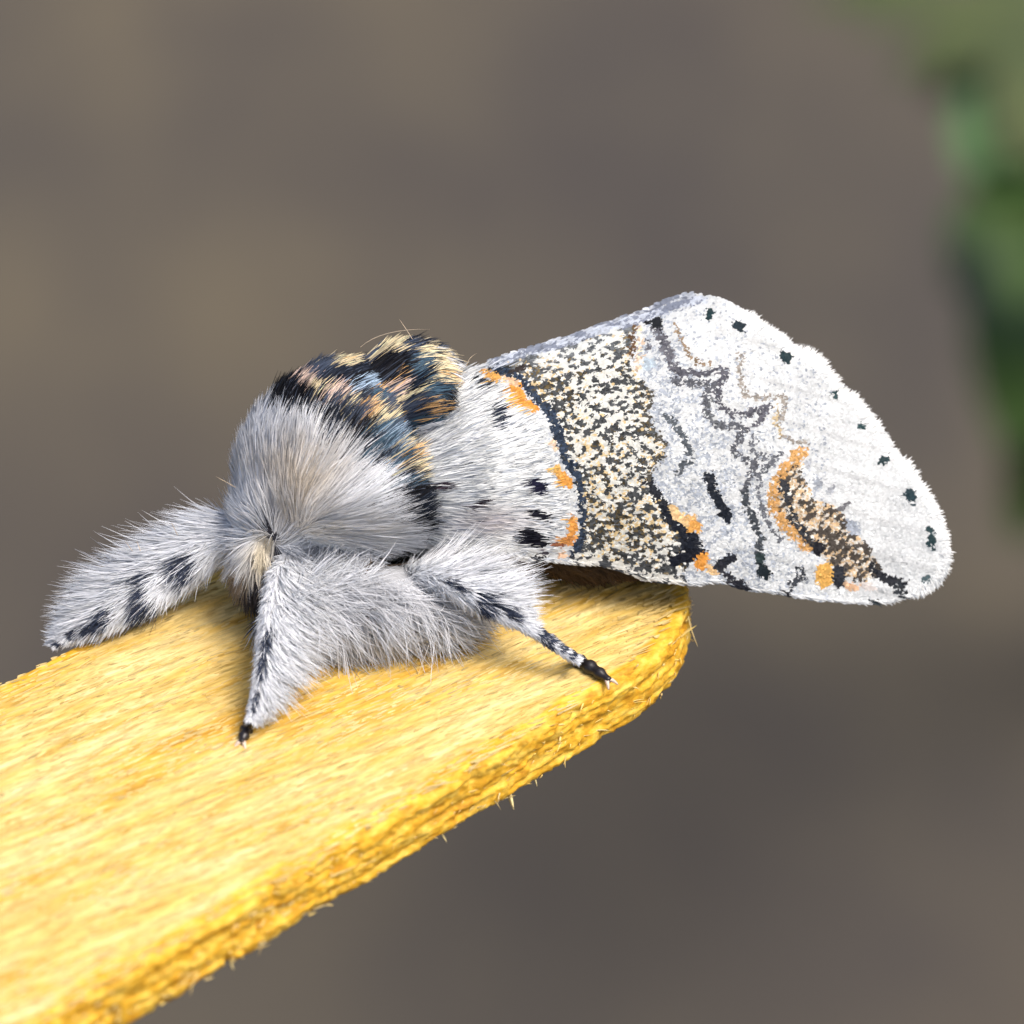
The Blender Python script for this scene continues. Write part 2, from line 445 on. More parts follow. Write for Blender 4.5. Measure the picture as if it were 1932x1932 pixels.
# frayed fibres along the sawn edge and the loose ones on top
ns = 700
kk = rng.integers(70, len(O) - 70, ns * 3)
kk = kk[(O[kk, 0] > -33) & (O[kk, 1] < 1.0)][:ns]; ns = len(kk)
zz = -rng.beta(2.0, 1.2, ns) * TH * 0.98
fr = stick_world(O[kk] + inw[kk] * 0.05, zz)
tang = unit(O[np.minimum(kk + 2, len(O) - 1)] - O[kk - 2])
dd = tang * rng.choice([-1, 1], ns)[:, None] + -inw[kk] * rng.uniform(0.05, 0.5, ns)[:, None]
dw = np.concatenate([dd[:, :1] * AX + dd[:, 1:] * NX, rng.normal(size=(ns, 1)) * 0.22], 1)
fc = np.array([0.82, 0.60, 0.16]) * rng.uniform(0.75, 1.12, (ns, 1)) + rng.uniform(0, 0.12, (ns, 1)) * np.array([0, 0.3, 1.0])
strand_obj("frayed_fibre", stick, STICK0, strands(w2c(fr), w2c(dw + ORG), rng.gamma(2.0, 0.08, ns) + 0.08, rng.uniform(0.03, 0.08, ns), fc, wig=0.2))
for (u, v, ang, L, wv) in [(962, 1500, -75, 0.45, 0.16), (832, 1572, -55, 0.42, 0.07), (1010, 1472, -70, 0.24, 0.08), (452, 1795, 28, 0.85, 0.13), (470, 1785, 34, 0.65, 0.12), (430, 1808, -60, 0.42, 0.12), (1298, 1142, -55, 0.3, 0.06), (1300, 1170, -80, 0.75, 0.045)]:
    q = float(on_stick(u, v, TH if v > 1300 else 0.4)) - 0.05
    r0 = cs(u, v, q)[None] - np.array([[0.1 * math.cos(math.radians(ang)), 0.1 * math.sin(math.radians(ang)), -0.1]])
    dr = np.array([[math.cos(math.radians(ang)), math.sin(math.radians(ang)), -0.1]])
    strand_obj("splinter", stick, STICK0, strands(r0, dr, np.array([L]), np.array([wv]), np.array([[0.86, 0.72, 0.36]]), rings=5), kind=None)

# ------------------------------------------------------------------ moth: root and body
MOTH0 = wd(P0)
moth = empty("moth", MOTH0)
moth["label"] = "furry white and grey moth with dark orange-flecked crest resting on the wooden stick"
moth["category"] = "moth"

def ellipsoid(u, v, q, ru, rv, rq, ang, n=28):
    th = np.linspace(0, np.pi, n); ph = np.linspace(0, 2 * np.pi, 2 * n, endpoint=False)
    T, Pp = np.meshgrid(th, ph, indexing='ij')
    x = np.sin(T) * np.cos(Pp) * ru / KPX; y = np.sin(T) * np.sin(Pp) * rv / KPX; z = np.cos(T) * rq / KPX
    a = math.radians(ang)
    p = np.stack([x * math.cos(a) - y * math.sin(a), x * math.sin(a) + y * math.cos(a), z], -1).reshape(-1, 3) + cs(u, v, q)
    m = 2 * n
    i, j = np.meshgrid(np.arange(n - 1), np.arange(m), indexing='ij')
    f = np.stack([i * m + j, (i + 1) * m + j, (i + 1) * m + (j + 1) % m, i * m + (j + 1) % m], -1).reshape(-1, 4)
    return p, f

parts = [ellipsoid(628, 868, 0.6, 205, 165, 185, 55), ellipsoid(745, 745, 0.5, 120, 92, 115, 25), ellipsoid(650, 955, 0.2, 165, 85, 175, 5),
         ellipsoid(690, 1135, -0.1, 185, 74, 115, -2), ellipsoid(492, 1060, -0.1, 44, 78, 95, 10), ellipsoid(960, 960, 2.0, 290, 120, 110, 4), ellipsoid(1120, 1045, 1.3, 165, 46, 75, -4),
         ellipsoid(530, 985, 0.2, 85, 90, 120, 30), ellipsoid(730, 905, 0.0, 75, 110, 120, 10), ellipsoid(600, 1165, -0.7, 95, 52, 75, 0), ellipsoid(795, 755, -0.15, 60, 78, 85, -20)]
bv, bf, n0 = [], [], 0
for p, f in parts:
    bv.append(p); bf.append(f + n0); n0 += len(p)
tmp = bpy.data.objects.new("tmp", mesh_np("tmp", np.concatenate(bv), np.concatenate(bf)))
COL.objects.link(tmp)
md = tmp.modifiers.new("remesh", 'REMESH'); md.mode = 'VOXEL'; md.voxel_size = 0.09
ms = tmp.modifiers.new("smooth", 'SMOOTH'); ms.iterations = 8; ms.factor = 0.5
dg = bpy.context.evaluated_depsgraph_get()
bm_ = bpy.data.meshes.new_from_object(tmp.evaluated_get(dg))
bpy.data.objects.remove(tmp)
nb = len(bm_.vertices)
Bv = np.empty(nb * 3, np.float32); bm_.vertices.foreach_get("co", Bv); Bv = Bv.reshape(-1, 3).astype(float)
bm_.calc_loop_triangles()
Bt = np.empty(len(bm_.loop_triangles) * 3, np.int32); bm_.loop_triangles.foreach_get("vertices", Bt); Bt = Bt.reshape(-1, 3)
Bn = np.zeros_like(Bv)
fn = np.cross(Bv[Bt[:, 1]] - Bv[Bt[:, 0]], Bv[Bt[:, 2]] - Bv[Bt[:, 0]])
for k in range(3):
    np.add.at(Bn, Bt[:, k], fn)
Bn = unit(Bn)

# colours of the body fur, laid out over the thorax as on the insect
def E1(cx, cy):          # position read in an enlarged view of the thorax
    return (500 + cx * 0.31056) / 1.2153, (700 + cy * 0.31056) / 1.2153
BLK, NAVY, SLATE = (0.006, 0.006, 0.009), (0.014, 0.020, 0.034), (0.075, 0.095, 0.14)
CREAM, ORNG, PINK, SKY, TEAL, PALE = (0.86, 0.72, 0.46), (0.82, 0.50, 0.22), (0.80, 0.60, 0.50), (0.36, 0.48, 0.62), (0.07, 0.13, 0.19), (0.80, 0.83, 0.88)
spots = [(480, 700, 90, 60, BLK), (620, 720, 90, 60, BLK), (760, 810, 90, 50, BLK), (900, 880, 100, 55, NAVY), (1000, 930, 90, 60, BLK), (1080, 1010, 60, 50, NAVY),
         (830, 750, 80, 40, SLATE), (1000, 830, 100, 40, SLATE), (720, 615, 55, 45, CREAM), (640, 570, 60, 30, PINK), (860, 650, 60, 45, PINK), (960, 725, 50, 30, CREAM),
         (1100, 765, 65, 45, ORNG), (1120, 750, 50, 30, CREAM), (1220, 825, 55, 30, CREAM), (800, 530, 90, 60, NAVY), (760, 480, 60, 40, SLATE), (900, 500, 80, 40, NAVY), (940, 385, 75, 70, CREAM), (930, 350, 40, 30, ORNG),
         (1050, 310, 90, 50, BLK), (1180, 230, 90, 45, CREAM), (1240, 310, 90, 50, CREAM), (1150, 350, 60, 40, SLATE), (1060, 430, 70, 40, NAVY), (1450, 200, 90, 60, BLK), (1560, 240, 60, 50, NAVY), (1380, 300, 60, 40, SLATE),
         (1200, 430, 150, 55, BLK), (1350, 470, 110, 60, BLK), (1480, 430, 80, 60, TEAL), (1500, 540, 70, 60, NAVY), (1300, 545, 110, 25, ORNG), (1380, 570, 60, 25, PINK), (1080, 580, 90, 40, SKY), (960, 560, 60, 35, BLK),
         (1050, 660, 100, 45, NAVY), (1180, 660, 80, 40, TEAL), (1440, 645, 110, 25, CREAM), (1300, 690, 110, 40, SLATE), (1480, 700, 80, 35, SLATE), (1600, 620, 80, 60, TEAL), (1600, 755, 75, 40, ORNG), (1720, 660, 60, 80, BLK), (1680, 740, 50, 40, NAVY),
         (1560, 350, 70, 60, CREAM), (1640, 450, 75, 110, CREAM), (1690, 500, 30, 90, ORNG), (1730, 560, 30, 70, CREAM), (1690, 265, 50, 35, PALE), (1780, 400, 60, 90, PALE), (1640, 300, 40, 30, SLATE),
         (1200, 980, 80, 60, TEAL), (1230, 960, 50, 35, SKY), (1300, 1050, 50, 40, SKY), (1480, 900, 90, 50, TEAL), (1570, 1000, 80, 60, SKY), (1620, 900, 70, 50, TEAL), (1390, 880, 90, 40, SLATE), (1350, 1130, 50, 60, TEAL), (1230, 1130, 70, 50, NAVY),
         (1420, 1010, 50, 45, CREAM), (1450, 1090, 50, 45, ORNG), (1490, 1170, 60, 50, CREAM), (1530, 1230, 45, 50, CREAM), (1380, 1220, 60, 60, NAVY), (1390, 1320, 50, 60, TEAL), (1390, 1410, 80, 60, BLK), (1440, 1480, 80, 50, NAVY), (1500, 1560, 60, 70, NAVY), (1490, 1680, 70, 50, BLK)]
sp_u, sp_v = E1(np.array([s[0] for s in spots], float), np.array([s[1] for s in spots], float))
sp_a = np.array([s[2] for s in spots]) * 0.2555; sp_b = np.array([s[3] for s in spots]) * 0.2555
sp_c = np.array([s[4] for s in spots])
_dk = [E1(*p) for p in [(430, 745), (560, 790), (690, 850), (900, 960), (1060, 1080), (1200, 1190), (1290, 1300), (1300, 1450), (1380, 1560), (1480, 1720)]]
dk_u = np.array([p[0] for p in _dk]); dk_v = np.array([p[1] for p in _dk])

def crest_side(u, v):
    """> 0 above the front margin of the dark crest (picture px)"""
    return np.interp(u, dk_u, dk_v) - v

def body_colour(u, v):
    n = len(u)
    g = rng.normal(size=n)
    val = np.clip(0.84 + 0.10 * g, 0.45, 0.95)
    lo = vnoise(np.stack([u, v], -1) / 42.0, 31)
    base = val[:, None] * np.array([0.95, 0.98, 1.04]) * (0.88 + 0.22 * lo)[:, None]
    # beige patch in the middle of the pale collar, grey underside, cream face
    w = np.exp(-(((u - 570) / 70) ** 2 + ((v - 895) / 55) ** 2))[:, None]
    base = base * (1 - 0.55 * w * np.array([0.5, 0.72, 1.0]))
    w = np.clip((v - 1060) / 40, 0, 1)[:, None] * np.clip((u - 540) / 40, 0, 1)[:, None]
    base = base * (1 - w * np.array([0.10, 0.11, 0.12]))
    w = np.exp(-(((u - 492) / 34) ** 2 + ((v - 1062) / 62) ** 2))[:, None]
    base = base * (1 - w) + w * np.array([0.66, 0.58, 0.43]) * (0.75 + 0.35 * rng.random((n, 1)))
    w = (np.exp(-(((u - 425) / 48) ** 2 + ((v - 1118) / 42) ** 2)) > 0.45)[:, None] * 0.9
    base = base * (1 - w) + w * np.array([0.30, 0.23, 0.16]) * (0.5 + 0.6 * rng.random((n, 1)))
    for (cu, cv, r) in [(500, 990, 16), (515, 1015, 14), (478, 1140, 34), (470, 1160, 28), (525, 1060, 15), (700, 1170, 12), (545, 1095, 15)]:
        w = (((u - cu) ** 2 + (v - cv) ** 2) < (r * rng.uniform(0.6, 1.15, n)) ** 2)
        base[w] = np.array([0.05, 0.05, 0.065]) * rng.uniform(0.5, 2.0, (w.sum(), 1))
    ab = ((u > 960) & (v > 1040)) | ((u > 690) & (u < 800) & (v > 1048) & (v < 1068) & (rng.random(n) < 0.8))  # brown abdomen; shade under the wing and thorax overhang put into the colour
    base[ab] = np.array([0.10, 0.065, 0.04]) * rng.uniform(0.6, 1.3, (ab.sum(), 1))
    # dark crest
    uj = u + rng.normal(size=n) * 8; vj = v + rng.normal(size=n) * 5
    inside = (crest_side(uj, vj) > 0) & (u < 812 + rng.normal(size=n) * 6 + np.where(v < 800, 58, 0) + np.where(v < 720, 10, 0)) & (v < 1025) & (u > 505)
    if inside.any():
        du = uj[inside, None] - sp_u; dv = vj[inside, None] - sp_v
        ca, sa = math.cos(math.radians(-30)), math.sin(math.radians(-30))
        x = du * ca + dv * sa; y = -du * sa + dv * ca
        dist = (x / sp_a) ** 2 + (y / sp_b) ** 2
        k = dist.argmin(1)
        c = sp_c[k] * rng.uniform(0.65, 1.3, (inside.sum(), 1))
        mixdark = rng.random(inside.sum()) < 0.12
        c[mixdark] = np.array(SLATE) * rng.uniform(0.3, 1.2, (mixdark.sum(), 1))
        base[inside] = c
    return base

flow = np.array([  # picture u, v, direction (deg), length px, lift
    (455, 930, 97, 62, .30), (475, 835, 78, 55, .22), (520, 790, 66, 60, .2), (545, 810, 66, 70, .2), (560, 880, 68, 85, .25), (520, 950, 84, 85, .3), (620, 850, 54, 85, .25), (600, 930, 52, 92, .3),
    (680, 890, 46, 88, .25), (640, 980, 30, 98, .3), (720, 950, 24, 90, .25), (770, 1005, 8, 75, .25), (700, 1030, 3, 98, .3), (620, 1035, 10, 90, .35), (555, 1015, 60, 75, .35), (500, 960, 100, 70, .3),
    (545, 745, 48, 42, .2), (600, 705, 42, 44, .2), (680, 670, 40, 44, .2), (740, 640, 30, 46, .25), (640, 760, 38, 50, .2), (700, 760, 38, 52, .2), (780, 700, 24, 48, .2), (790, 640, 5, 44, .3),
    (835, 680, -55, 56, .25), (860, 720, -65, 50, .2), (850, 770, -15, 46, .2), (760, 820, 30, 55, .2), (800, 850, 20, 55, .2), (780, 920, 10, 55, .2),
    (465, 985, 150, 50, .45), (440, 1050, 200, 55, .5), (492, 1040, -100, 42, .6), (480, 1100, -100, 55, .5), (430, 1100, 215, 55, .4), (520, 1100, -60, 70, .5),
    (560, 1080, -25, 85, .45), (640, 1080, -15, 80, .45), (740, 1085, -25, 75, .4), (820, 1080, -20, 85, .4), (560, 1150, -48, 100, .4), (640, 1180, -52, 92, .4), (720, 1170, -55, 85, .45), (800, 1160, -40, 90, .45),
    (860, 1120, -18, 85, .45), (900, 1150, -14, 90, .4), (950, 1050, 0, 70, .3)], float)

def fur_field(u, v):
    d = (u[:, None] - flow[:, 0]) ** 2 + (v[:, None] - flow[:, 1]) ** 2 + 60
    w = d ** -1.6; w /= w.sum(1, keepdims=True)
    a = np.radians(flow[:, 2])
    return w @ np.cos(a), w @ np.sin(a), w @ flow[:, 3], w @ flow[:, 4]

def sample_body(n):
    area = np.linalg.norm(fn, axis=1)
    ctr = Bv[Bt].mean(1); nz = unit(fn)[:, 2]
    wgt = area * np.where(nz < 0.15, 1.0, 0.35)
    k = rng.choice(len(Bt), n, p=wgt / wgt.sum())
    r1, r2 = rng.random(n), rng.random(n); s = np.sqrt(r1)
    bc = np.stack([1 - s, s * (1 - r2), s * r2], -1)
    return (Bv[Bt[k]] * bc[..., None]).sum(1), unit((Bn[Bt[k]] * bc[..., None]).sum(1))

P, Nn = sample_body(60000)
uu, vv = px(P)
keep = ~((uu > 905) & (vv < 1040)) & ~((uu > 668) & (uu < 835) & (vv > 1046) & (vv < 1092) & (Nn[:, 2] < 0.3))
P, Nn, uu, vv = P[keep], Nn[keep], uu[keep], vv[keep]
fx, fy, fl, flift = fur_field(uu, vv)
sleek = (vv < 1045) & (uu > 440)
flift = np.where(sleek, flift * 0.5, flift); fl = np.where(sleek, fl * 1.12, fl)
F = np.stack([fx, fy, np.zeros_like(fx)], -1)
F = F - (F * Nn).sum(-1, keepdims=True) * Nn
wob = np.stack([vnoise(P * 1.6, 41 + k) - 0.5 for k in range(3)], -1) * 0.8
crest = (crest_side(uu, vv) > -5) & (vv < 1030)
belly = (vv > 1062) & (uu > 535)
wob[belly] *= 2.0; wob[sleek] *= 0.55
dirs = unit(F) * (1 - 0.35 * flift)[:, None] + Nn * flift[:, None] + wob * np.where(crest, 0.5, 1.0)[:, None] + rng.normal(size=P.shape) * np.where(belly, 0.16, 0.045)[:, None]
fl = np.where(belly, fl * 1.15, fl)
L = fl / KPX * rng.uniform(0.62, 1.18, len(P)) * np.where((uu > 960) & (vv > 1030), 0.35, 1.0)
W = np.where(crest, rng.uniform(0.024, 0.048, len(P)), rng.uniform(0.015, 0.034, len(P)))
tipu, tipv = px(P + unit(dirs) * (L * 0.55)[:, None])
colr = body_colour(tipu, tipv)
bend = -0.25 * Nn * flift[:, None]
head = (uu < 535) & (vv > 965)
zones = [("crest_fur", crest & ~head, 9, 0.45, 0.07), ("thorax_fur", ~crest & ~belly & ~head, 14, 0.55, 0.09), ("belly_fur", belly & ~head, 10, 0.5, 0.30), ("head_fur", head, 10, 0.5, 0.14)]

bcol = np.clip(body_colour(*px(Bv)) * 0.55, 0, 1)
bm_.vertices.foreach_set("co", (wd(Bv) - MOTH0).astype(np.float32).ravel())
a_ = bm_.attributes.new("Col", 'FLOAT_COLOR', 'POINT')
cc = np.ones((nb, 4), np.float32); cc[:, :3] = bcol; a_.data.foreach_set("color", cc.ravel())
bm_.materials.clear()
body = link("body", bm_, moth, M_SKIN)
bm_.polygons.foreach_set("use_smooth", np.ones(len(bm_.polygons), bool)); bm_.update()
for name, sel, cn, cf, wg in zones:
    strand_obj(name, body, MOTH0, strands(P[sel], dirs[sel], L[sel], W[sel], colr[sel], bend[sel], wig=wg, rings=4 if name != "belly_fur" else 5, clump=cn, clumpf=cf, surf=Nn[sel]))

# a few stray long hairs
for (u, v, a1, L1, bd) in [(680, 655, 42, 1.5, (0.5, -0.35)), (778, 640, 120, 0.5, (-.2, .2)), (560, 790, 100, 0.6, (-.1, 0)), (445, 920, 150, 0.5, (-.2, .1)), (700, 835, 80, 0.7, (-.3, .1)), (640, 800, 115, .5, (-.2, .1)), (880, 690, 75, .5, (.3, -.3)), (250, 1040, 125, .35, (0, 0)), (265, 1040, 110, .3, (0, 0)), (335, 1010, 115, .4, (0, 0))]:
    q = -0.6
    strand_obj("stray_hair", body, MOTH0, strands(cs(u, v, q)[None], np.array([[math.cos(math.radians(a1)), math.sin(math.radians(a1)), -0.05]]), np.array([L1]), np.array([0.022]),
               np.array([[0.62, 0.50, 0.36]]), np.array([[bd[0], bd[1], 0]]), wig=0.0, rings=9), kind=None)

# ------------------------------------------------------------------ moth: wings
def C3(p):
    p = np.array(p, float); return np.stack([(1050 + p[:, 0] / 3.22) / 1.2153, (650 + p[:, 1] / 3.22) / 1.2153], -1)
def C4(p):
    p = np.array(p, float); return np.stack([(1500 + p[:, 0] / 2.509) / 1.2153, (650 + p[:, 1] / 2.509) / 1.2153], -1)
def C7(p):
    p = np.array(p, float); return np.stack([(1200 + p[:, 0] / 3.864) / 1.2153, (1200 + p[:, 1] / 3.864) / 1.2153], -1)

TOP = np.concatenate([np.array([(770, 800), (800, 755), (835, 715), (875, 700), (915, 690)], float),
                      C3([(240, 570), (420, 520), (640, 450), (860, 390), (1060, 320), (1240, 265), (1400, 225), (1600, 150), (1750, 105)]),
                      C4([(300, 75), (385, 95), (440, 122), (560, 190), (620, 235), (735, 300), (795, 365), (915, 410), (1000, 500), (1062, 588), (1165, 650), (1232, 760), (1312, 850), (1372, 950), (1440, 1030), (1500, 1100), (1562, 1190), (1622, 1290), (1652, 1380), (1676, 1450), (1692, 1540)])])
BOT = np.concatenate([np.array([(762, 985), (800, 1022), (850, 1032), (905, 1036), (960, 1043)], float),
                      C7([(0, 330), (200, 335), (360, 345), (450, 362), (640, 362), (800, 400), (900, 435), (1050, 495), (1230, 520), (1400, 535), (1500, 545)]),
                      C4([(330, 1715), (420, 1732), (480, 1748), (560, 1768), (680, 1778), (800, 1802), (950, 1822), (1100, 1836), (1240, 1842), (1330, 1836), (1400, 1815), (1470, 1795), (1565, 1768), (1642, 1718), (1682, 1640), (1692, 1550)])])
def resample(pl, n):
    d = np.r_[0, np.cumsum(np.linalg.norm(np.diff(pl, axis=0), axis=1))]
    s = np.linspace(0, d[-1], n)
    return np.stack([np.interp(s, d, pl[:, 0]), np.interp(s, d, pl[:, 1])], -1)
OUTL = np.concatenate([TOP, BOT[::-1]])

def inside_poly(u, v, poly):
    c = np.zeros(np.shape(u), bool); j = len(poly) - 1
    for i in range(len(poly)):
        xi, yi = poly[i]; xj, yj = poly[j]
        if yi != yj:
            c ^= ((yi > v) != (yj > v)) & (u < (xj - xi) * (v - yi) / (yj - yi) + xi)
        j = i
    return c

def dist_line(u, v, pl):
    p = np.stack([u, v], -1)[:, None]
    a, bq = pl[:-1][None], pl[1:][None]
    ab = bq - a
    tt = np.clip(((p - a) * ab).sum(-1) / np.maximum((ab ** 2).sum(-1), 1e-9), 0, 1)
    return np.sqrt((((p - a) - tt[..., None] * ab) ** 2).sum(-1)).min(1)

top_s = TOP[np.argsort(TOP[:, 0])]
def wing_q(u, v):
    vr = np.interp(u, top_s[:, 0], top_s[:, 1]); vb = np.interp(u, BOT[:-2, 0], BOT[:-2, 1])
    h = np.clip((v - vr) / np.maximum(vb - vr, 40), 0, 1)
    q = -0.55 + 0.0021 * (u - 850) - 0.75 * np.sin(np.pi * np.clip(h * 0.9 + 0.06, 0, 1)) * np.clip((1750 - u) / 500, 0.15, 1)
    q = q + 0.8 * np.clip((900 - u) / 150, 0, 1) ** 1.3
    dpx = v - vr
    q = q + np.clip((1350 - u) / 110, 0, 1) * 0.35 * np.exp(-np.clip(dpx, 0, 999) / 22.0)
    # shallow pleats between the veins towards the outer margin
    s = np.clip((u - 1350) / 250, 0, 1)
    ph = (v - 620 - 0.28 * (u - 1350)) / 62.0
    q = q + 0.012 * s * np.cos(2 * np.pi * ph) + 0.05 * (vnoise(np.stack([u, v], -1) / 70, 51) - 0.5)
    return q

L1 = np.concatenate([C3([(180, 640), (350, 690), (450, 760), (540, 870), (620, 960), (670, 1060), (720, 1200), (760, 1320), (820, 1400), (850, 1500), (860, 1620), (870, 1720), (890, 1830)]), C7([(445, 120), (420, 200), (380, 230)])])
L2 = np.concatenate([C3([(1300, 300), (1275, 420), (1255, 560), (1300, 700), (1400, 780), (1380, 950), (1400, 1060), (1500, 1180), (1490, 1290), (1400, 1360), (1385, 1480), (1490, 1620), (1600, 1770)]), C7([(1300, 30), (1400, 130), (1480, 240), (1450, 330)])])
BAND = np.concatenate([L1, C7([(420, 350), (700, 360), (1000, 450), (1250, 500), (1400, 430)]), L2[::-1], C3([(1200, 330), (800, 450), (400, 580)])])
PATCH = C4([(830, 985), (835, 1080), (870, 1180), (930, 1260), (1040, 1280), (1100, 1380), (1180, 1470), (1250, 1560), (1300, 1660), (1220, 1710), (1080, 1690), (960, 1580), (860, 1500), (770, 1400), (690, 1290), (680, 1180), (740, 1080)])
LINES = [  # polyline, half width px, colour, strength
    (C3([(1500, 980), (1570, 1020), (1640, 1130), (1690, 1230), (1705, 1290), (1650, 1340), (1600, 1400)]), 5.5, (0.10, 0.115, 0.13), 0.9),
    (C4([(305, 1110), (325, 1190), (355, 1250), (380, 1290), (405, 1345)]), 8.5, (0.012, 0.016, 0.025), 1.0),
    (C4([(10, 230), (40, 330), (70, 400), (80, 480), (110, 512), (240, 522), (370, 500), (395, 515), (360, 580), (350, 660), (380, 722), (440, 757), (520, 757), (645, 715), (590, 790), (530, 835)]), 5.5, (0.10, 0.10, 0.12), 0.85),
    (C4([(100, 560), (190, 582), (330, 575), (300, 620), (275, 680), (285, 760), (350, 822), (480, 815), (500, 842), (470, 890), (440, 960), (500, 1012), (560, 1032), (555, 1090), (505, 1180)]), 5.5, (0.11, 0.115, 0.13), 0.85),
    (C4([(560, 870), (545, 950), (600, 1005), (715, 988), (650, 1045), (590, 1095), (585, 1200), (610, 1300), (655, 1400), (705, 1475)]), 4.2, (0.15, 0.16, 0.18), 0.75),
    (C4([(505, 1190), (530, 1300), (565, 1380), (598, 1450), (588, 1560), (615, 1650)]), 6.5, (0.06, 0.07, 0.08), 0.85),
    (C4([(108, 240), (140, 310), (180, 400), (230, 462), (310, 462)]), 3.6, (0.30, 0.22, 0.14), 0.8),
    (C4([(480, 410), (482, 560), (500, 640), (560, 662), (720, 650), (742, 660), (722, 760), (698, 830), (735, 882), (800, 908), (872, 900), (840, 945), (825, 1000)]), 3.4, (0.34, 0.31, 0.27), 0.8),
    (C4([(690, 700), (690, 820), (720, 870)]), 3.0, (0.50, 0.40, 0.24), 0.7),
    (C4([(840, 960), (755, 1050), (690, 1130), (668, 1220), (690, 1320), (740, 1395), (800, 1445), (870, 1530)]), 9.0, (0.62, 0.36, 0.13), 0.85),
    (C4([(735, 1150), (760, 1250), (790, 1370), (860, 1450), (935, 1530)]), 8.0, (0.035, 0.038, 0.045), 0.75),
    (C3([(1385, 1440), (1440, 1560), (1530, 1680)]), 8.0, (0.02, 0.022, 0.028), 0.9),
    (np.concatenate([C3([(1530, 1680), (1640, 1800), (1730, 1910)]), C7([(1440, 180), (1520, 260)])]), 13.0, (0.012, 0.015, 0.024), 0.97),
    (C3([(1405, 780), (1380, 930), (1395, 1060), (1500, 1180), (1495, 1290), (1400, 1370), (1385, 1470)]), 4.5, (0.10, 0.09, 0.07), 0.6),
    (C3([(1290, 320), (1275, 420), (1265, 530)]), 4.0, (0.14, 0.08, 0.04), 0.8), (C3([(1330, 330), (1330, 480), (1300, 640)]), 5.0, (0.80, 0.62, 0.45), 0.6),
    (C3([(1385, 400), (1380, 520)]), 3.5, (0.14, 0.14, 0.16), 0.6), (C3([(1430, 340), (1500, 440), (1540, 520), (1570, 620)]), 8.0, (0.16, 0.16, 0.18), 0.7),
    (C3([(1850, 840), (1820, 940), (1870, 1010), (1930, 1060)]), 4.0, (0.14, 0.15, 0.16), 0.7),
    (C4([(1240, 1640), (1320, 1700), (1430, 1730)]), 8.0, (0.02, 0.022, 0.028), 0.9), (C4([(1400, 1720), (1410, 1790)]), 7.0, (0.03, 0.035, 0.04), 0.8),
    (C4([(830, 1640), (835, 1690), (780, 1730)]), 7.0, (0.05, 0.055, 0.065), 0.85), (C4([(360, 1620), (440, 1560)]), 7.5, (0.02, 0.022, 0.03), 0.9), (C4([(380, 1640), (430, 1700), (480, 1740)]), 8.0, (0.03, 0.03, 0.038), 0.85),
]
